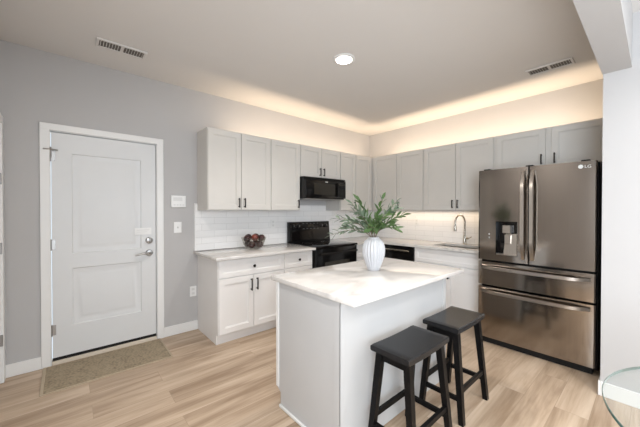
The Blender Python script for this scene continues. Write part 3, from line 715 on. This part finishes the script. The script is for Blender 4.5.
for k in range(3):
    a = bx0+0.012+k*(bx1-bx0-0.024)/3
    def WI(aa, d, z): return (aa, by1-0.02+d, z)
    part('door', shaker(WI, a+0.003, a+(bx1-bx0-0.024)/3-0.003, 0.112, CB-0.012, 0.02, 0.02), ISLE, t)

# ------------------------------------------------------------------ stools
def stool():
    t = thing('saddle_stool', 'black wooden saddle stool nearer the camera, at the left of the two', 'stool', (0, 0, 0), 'black saddle stools at the island')
    ZT, TH, LX, LY = 0.615, 0.038, 0.218, 0.123
    n = 18; rings = []
    for i in range(n+1):   # scooped seat, ends rise
        s = i/n; x = -LX+2*LX*s; q = abs(2*s-1); z = ZT-0.007+0.007*q**2
        e = 0.004 if i in (0, n) else 0.0
        rings.append([(x, -LY+0.004, z-TH+e), (x, -LY, z-TH+0.005+e), (x, -LY, z-0.005-e), (x, -LY+0.005, z-e), (x, LY-0.005, z-e), (x, LY, z-0.005-e), (x, LY, z-TH+0.005+e), (x, LY-0.004, z-TH+e)])
    part('seat', MB().loft(rings), SEATW, t)
    tz = ZT-TH-0.008
    def leg_at(sx, sy, z):
        f = z/tz; return Vector((sx*(0.198+(0.168-0.198)*f), sy*(0.140+(0.088-0.140)*f), z))
    for sx in (-1, 1):
        for sy in (-1, 1):
            rings = []
            for z, h in ((0, 0.0155), (0.002, 0.0165), (tz, 0.019)):
                c = leg_at(sx, sy, z); rings.append([(c.x-h, c.y-h, z), (c.x+h, c.y-h, z), (c.x+h, c.y+h, z), (c.x-h, c.y+h, z)])
            part('leg', MB().loft(rings), STOOLW, t)
    def rail(p, q, w, h):
        p, q = Vector(p), Vector(q); u = (q-p).normalized(); v = Vector((-u.y, u.x, 0))
        R = [[c+v*w+Vector((0, 0, -h)), c-v*w+Vector((0, 0, -h)), c-v*w+Vector((0, 0, h)), c+v*w+Vector((0, 0, h))] for c in (p, q)]
        return MB().loft(R)
    for sy in (-1, 1): part('stretcher', rail(leg_at(-1, sy, 0.20)+Vector((0.017, 0, 0)), leg_at(1, sy, 0.20)-Vector((0.017, 0, 0)), 0.010, 0.014), STOOLW, t)
    for sx in (-1, 1): part('stretcher', rail(leg_at(sx, -1, 0.15)+Vector((0, 0.017, 0)), leg_at(sx, 1, 0.15)-Vector((0, 0.017, 0)), 0.010, 0.014), STOOLW, t)
    for sx in (-1, 1): part('apron', rail(leg_at(sx, -1, tz-0.022)+Vector((0, 0.019, 0)), leg_at(sx, 1, tz-0.022)-Vector((0, 0.019, 0)), 0.009, 0.021), STOOLW, t)
    return t
s1 = stool()
s2 = s1.copy(); C.objects.link(s2)
for ch in list(s1.children):
    c = ch.copy(); C.objects.link(c); c.parent = s2
s1.location = (-2.728, -2.552, 0)
s2.location = (-2.143, -2.540, 0); s2['label'] = 'black wooden saddle stool farther from the camera, nearest the fridge'

# ------------------------------------------------------------------ vase and branches
vx, vy = -2.428, -2.037
def flute(a, z):
    k = max(0, min(1, (z-0.012)/0.03))*max(0, min(1, (0.25-z)/0.02)); return 0.985-0.12*k*(1-abs(math.sin(a*10)))**1.2
prof = [(0.043, 0), (0.047, 0.004), (0.052, 0.02), (0.071, 0.07), (0.087, 0.12), (0.091, 0.155), (0.086, 0.195), (0.070, 0.228), (0.050, 0.245), (0.040, 0.252), (0.041, 0.258), (0.036, 0.259), (0.033, 0.25), (0.045, 0.235), (0.07, 0.19), (0.07, 0.1), (0.04, 0.02)]
single('ribbed_vase', MB().lathe(prof, (vx, vy, CT+0.0005), 144, flute), VASEC, 'white ribbed ceramic vase standing on the island top', 'vase', (vx, vy, CT+0.0005), smooth=60)
def leaf(mb, p, d, L, Wd, roll):
    d = d.normalized(); s = d.cross(Vector((0, 0, 1)))
    s = s.normalized() if s.length > 1e-3 else Vector((1, 0, 0)); nn = s.cross(d)
    s, nn = s*math.cos(roll)+nn*math.sin(roll), nn*math.cos(roll)-s*math.sin(roll)
    prev = None; bm = mb.bm
    for i, (f, wv) in enumerate(((0, 0.08), (0.22, 0.75), (0.5, 1.0), (0.78, 0.68), (1.0, 0.03))):
        c = p+d*(L*f)-nn*(0.16*L*f*f)
        cur = [bm.verts.new(c-s*(Wd*wv)+nn*(0.3*Wd*wv)), bm.verts.new(c), bm.verts.new(c+s*(Wd*wv)+nn*(0.3*Wd*wv))]
        if prev:
            bm.faces.new((prev[0], prev[1], cur[1], cur[0])); bm.faces.new((prev[1], prev[2], cur[2], cur[1]))
        prev = cur
def branch(tip, m, label, sag=0.3, dens=1.0, side=()):
    base = Vector((vx, vy, CT+0.03)); mouth = Vector((vx+tip[0]*0.06, vy+tip[1]*0.06, CT+0.255))
    tp = Vector((vx+tip[0], vy+tip[1], CT+tip[2]))
    t = thing('leafy_branch', label, 'branch', tuple(base), 'green branches in the vase')
    ctrl = mouth+Vector((tip[0]*0.25, tip[1]*0.25, (tip[2]-0.255)*0.5+0.10*sag))
    pts = [base+(mouth-base)*0.0, base+(mouth-base)*0.6]
    for k in range(13):
        s = k/12; pts.append(mouth*(1-s)**2+ctrl*2*s*(1-s)+tp*s*s)
    stem = MB(); stem.tube(pts, [0.0028]*3+[0.0026-0.0014*k/11 for k in range(12)], 6)
    lv = MB()
    def leaves(path, count, L0):
        for i in range(count):
            s = 0.10+0.90*i/max(1, count-1); f = s*(len(path)-1); k = min(int(f), len(path)-2)
            p = path[k].lerp(path[k+1], f-k); dr = (path[k+1]-path[k]).normalized()
            a = i*2.4+random.uniform(-0.5, 0.5)
            ref = dr.cross(Vector((0, 0, 1))); ref = ref.normalized() if ref.length > 1e-3 else Vector((1, 0, 0)); q = ref.cross(dr)
            out = ref*math.cos(a)+q*math.sin(a)
            dd = dr*random.uniform(0.8, 1.1)+out*random.uniform(0.5, 0.85)+Vector((0, 0, 0.22))
            if i == count-1: dd = dr
            leaf(lv, p, dd, L0*random.uniform(0.8, 1.15)*(1-0.25*s), 0.0128*random.uniform(0.85, 1.15), random.uniform(-0.9, 0.9))
    main = pts[2:]
    leaves(main, int(18*dens), 0.088)
    for s0, (ox, oy, oz) in side:
        b = main[int(s0*12)]; e = b+Vector((ox, oy, oz)); c = b.lerp(e, 0.5)+Vector((0, 0, 0.02))
        sp = [b*(1-q)**2+c*2*q*(1-q)+e*q*q for q in (0, .2, .4, .6, .8, 1)]
        stem.tube(sp, [0.0018]*5+[0.001], 5); leaves(sp, 8, 0.076)
    part('stem', stem, STEMM, t); part('leaves', lv, m, t, smooth=0)
branch((-0.265, 0.205, 0.275), LEAFB, 'silvery branch drooping lowest to the far left of the vase', 1.0, 1.0, [(0.5, (-0.10, 0.03, 0.02))])
branch((-0.165, 0.240, 0.400), LEAFB, 'pale branch leaning left above the drooping one, in front of the range', 0.7, 1.0, [(0.45, (-0.11, 0.03, 0.02))])
branch((-0.168, 0.075, 0.515), LEAFB, 'pale branch standing left of the upright one, tip under the microwave', 0.3, 1.0, [(0.5, (-0.09, 0.03, 0.05))])
branch((-0.050, 0.115, 0.545), LEAFA, 'upright green branch in the middle left of the vase', 0.2, 1.0, [(0.4, (0.03, 0.08, 0.08))])
branch((0.018, -0.070, 0.550), LEAFA, 'tallest green branch rising right of the middle of the vase', 0.0, 1.0, [(0.45, (0.06, -0.07, 0.05))])
branch((0.195, -0.080, 0.540), LEAFB, 'tall silvery branch reaching up to the right of the vase', 0.3, 1.0, [(0.5, (0.03, -0.09, 0.06))])
branch((0.145, -0.165, 0.430), LEAFA, 'dark green branch spreading right, tip toward the outlet', 0.5, 1.0, [(0.5, (0.05, -0.05, -0.02))])
branch((0.060, -0.165, 0.325), LEAFA, 'short green branch low on the right side of the vase', 0.9, 0.9)
branch((-0.080, -0.110, 0.390), LEAFA, 'short bright green branch leaning toward the camera over the vase rim', 0.6, 1.0, [(0.4, (-0.08, 0.0, 0.0))])
branch((0.020, 0.150, 0.400), LEAFA, 'short green branch at the back of the bunch, behind the others', 0.5, 1.0)

# ------------------------------------------------------------------ fruit bowl
ox, oy, oz = -2.512, -0.262, CT+0.0005
R = 0.152
pf = [(0.045, 0.0), (0.05, 0.001), (0.085, 0.018), (0.118, 0.052), (0.136, 0.095), (R, 0.138), (R-0.003, 0.1405), (R-0.006, 0.138), (0.131, 0.095), (0.113, 0.055), (0.081, 0.022), (0.045, 0.006)]
single('glass_bowl', MB().lathe(pf, (ox, oy, oz), 48), BOWLGL, 'clear glass bowl full of dark fruit on the left countertop', 'bowl', (ox, oy, oz))
def fruit(x, y, z, r, m, label, tilt):
    t = thing('apple', label, 'fruit', (ox+x, oy+y, oz+z), 'fruit in the glass bowl')
    pf = []
    for i in range(17):
        a = PI*i/16; rr = math.sin(a); zz = -math.cos(a)
        zz = zz*0.92 - (0.22*max(0, 1-rr/0.5)**2 if zz > 0 else -0.12*max(0, 1-rr/0.45)**2)
        pf.append((max(rr*r, 0.0005), zz*r))
    part('flesh', MB().lathe(pf, tuple(t.location), 24), m, t)
    part('stem', MB().tube([Vector(t.location)+Vector((0, 0, 0.66*r)), Vector(t.location)+Vector((0.003, 0, 0.86*r)), Vector(t.location)+Vector((0.007, 0.001, 1.05*r))], 0.0018, 6), STEMM, t)
    t.rotation_euler = tilt
r0 = 0.0445
fl = [(-0.050, -0.048, 0.055, FRUITD, 'dark plum red apple at the lower front left of the bowl'), (0.046, -0.052, 0.055, FRUITD, 'dark apple at the lower front right of the bowl'),
      (0.052, 0.046, 0.056, FRUITD, 'dark apple at the lower right, behind the front ones'), (-0.046, 0.050, 0.056, FRUITD, 'dark apple low at the back left of the bowl'),
      (-0.083, -0.004, 0.122, FRUITD, 'almost black apple topping the left side of the bowl'), (0.006, -0.012, 0.128, FRUITR, 'brightest red apple on top in the middle of the bowl'),
      (0.080, -0.030, 0.124, FRUITD, 'dark apple topping the right side of the bowl'), (0.058, 0.056, 0.132, FRUITD, 'dark apple topping the back right of the bowl'), (-0.032, 0.072, 0.128, FRUITD, 'dark apple topping the back of the bowl')]
for i, (x, y, z, m, lb) in enumerate(fl): fruit(x*1.08, y*1.08, z*1.06, r0, m, lb, (0.5*math.sin(i*2.1), 0.5*math.cos(i*1.7), i))

# ------------------------------------------------------------------ door mat
t = thing('door_mat', 'tan ribbed door mat on the floor in front of the white entry door', 'mat', (-3.95, -0.26, 0))
part('mat_field', MB().box(-4.376, -3.502, -0.515, -0.030, 0.0005, 0.008, 0.002), MATM, t)
mb = MB(); mb.box(-4.398, -4.376, -0.525, -0.022, 0.0005, 0.010, 0.002); mb.box(-3.502, -3.488, -0.525, -0.022, 0.0005, 0.010, 0.002)
mb.box(-4.376, -3.502, -0.525, -0.515, 0.0005, 0.009, 0.002); mb.box(-4.376, -3.502, -0.030, -0.022, 0.0005, 0.009, 0.002)
part('binding', mb, BIND, t, 'paler bound edge')

# ------------------------------------------------------------------ ceiling fittings
def vent(cx, cy, lx, ly, label):
    t = thing('ceiling_vent', label, 'vent', (cx, cy, H), 'ceiling vents')
    lng = lx > ly
    mb = MB(); z0, z1 = H-0.012, H-0.0005; f = 0.020
    mb.box(cx-lx/2, cx+lx/2, cy-ly/2, cy-ly/2+f, z0, z1, 0.002); mb.box(cx-lx/2, cx+lx/2, cy+ly/2-f, cy+ly/2, z0, z1, 0.002)
    mb.box(cx-lx/2, cx-lx/2+f, cy-ly/2+f, cy+ly/2-f, z0, z1, 0.002); mb.box(cx+lx/2-f, cx+lx/2, cy-ly/2+f, cy+ly/2-f, z0, z1, 0.002)
    if lng: mb.box(cx-0.009, cx+0.009, cy-ly/2+f, cy+ly/2-f, z0, z1)
    else: mb.box(cx-lx/2+f, cx+lx/2-f, cy-0.009, cy+0.009, z0, z1)
    part('frame', mb, CEIL, t)
    part('duct_shade', MB().box(cx-lx/2+f, cx+lx/2-f, cy-ly/2+f, cy+ly/2-f, H-0.003, H-0.001), VENTD, t)  # dark sheet standing for the shade inside the duct opening
    mb = MB(); n = 16
    for i in range(n):
        s = -0.5+(i+0.5)/n
        if lng:
            x = cx+s*(lx-2*f); mb.hexa([(x-0.002, cy-ly/2+f, z0), (x, cy-ly/2+f, z0), (x, cy+ly/2-f, z0), (x-0.002, cy+ly/2-f, z0), (x+0.002, cy-ly/2+f, H-0.004), (x+0.004, cy-ly/2+f, H-0.004), (x+0.004, cy+ly/2-f, H-0.004), (x+0.002, cy+ly/2-f, H-0.004)])
        else:
            y = cy+s*(ly-2*f); mb.hexa([(cx-lx/2+f, y-0.002, z0), (cx+lx/2-f, y-0.002, z0), (cx+lx/2-f, y, z0), (cx-lx/2+f, y, z0), (cx-lx/2+f, y+0.002, H-0.004), (cx+lx/2-f, y+0.002, H-0.004), (cx+lx/2-f, y+0.004, H-0.004), (cx-lx/2+f, y+0.004, H-0.004)])
    part('louvres', mb, CEIL, t)
vent(-3.872, -0.488, 0.355, 0.155, 'white louvred ceiling vent above the entry door')
vent(-0.735, -2.80, 0.155, 0.36, 'white louvred ceiling vent above the fridge, by the beam')
def downlight(x, y, label):
    t = thing('recessed_light', label, 'light', (x, y, H))
    n = 40
    part('trim_ring', MB().lathe([(0.098, -0.0005), (0.098, -0.006), (0.092, -0.010), (0.074, -0.012), (0.070, -0.006), (0.070, -0.0005)], (x, y, H), n), TRIM, t)
    part('lens', MB().lathe([(0.069, -0.002), (0.069, -0.008), (0.05, -0.012), (0.001, -0.013)], (x, y, H), n), LAMPG, t)
downlight(-2.324, -1.61, 'round recessed ceiling light glowing above the island')
downlight(-4.0, -2.1, 'added unseen ceiling fill light near the entry door')  # unseen fixture added around the entry fill lamp
for x, y, lb in ((-3.9, -4.3, 'added unseen dining fill light near the left wall and glass table'), (-2.1, -4.1, 'added unseen dining fill light over the glass table'),
                 (-3.9, -6.0, 'added unseen dining fill light near the window, left side'), (-2.1, -6.0, 'added unseen dining fill light near the window, right side')): downlight(x, y, lb)  # unseen fixtures added around the dining fill lamps

# ------------------------------------------------------------------ glass table at the right edge
gx, gy, gr, gz = -2.773, -3.872, 0.51, 0.74
t = thing('glass_table', 'round glass table top with greenish edge at the right edge of the frame', 'table', (gx, gy, 0))
n = 96
def circ(r, z): return [(gx+r*math.cos(2*PI*k/n), gy+r*math.sin(2*PI*k/n), z) for k in range(n)]
top = part('glass_top', MB().loft([circ(gr-0.002, gz-0.012), circ(gr-0.002, gz)]), TABLEGL, t)
mb = MB(); mb.loft([circ(gr-0.0015, gz-0.012), circ(gr, gz-0.010), circ(gr, gz-0.002), circ(gr-0.0015, gz)], cap=False); part('glass_edge', mb, EDGEGL, t, 'green glass edge')
part('pedestal', MB().lathe([(0.26, 0), (0.26, 0.012), (0.06, 0.03), (0.035, 0.08), (0.035, 0.69), (0.12, 0.715), (0.12, 0.727)], (gx, gy, 0), 40), STEEL, t)
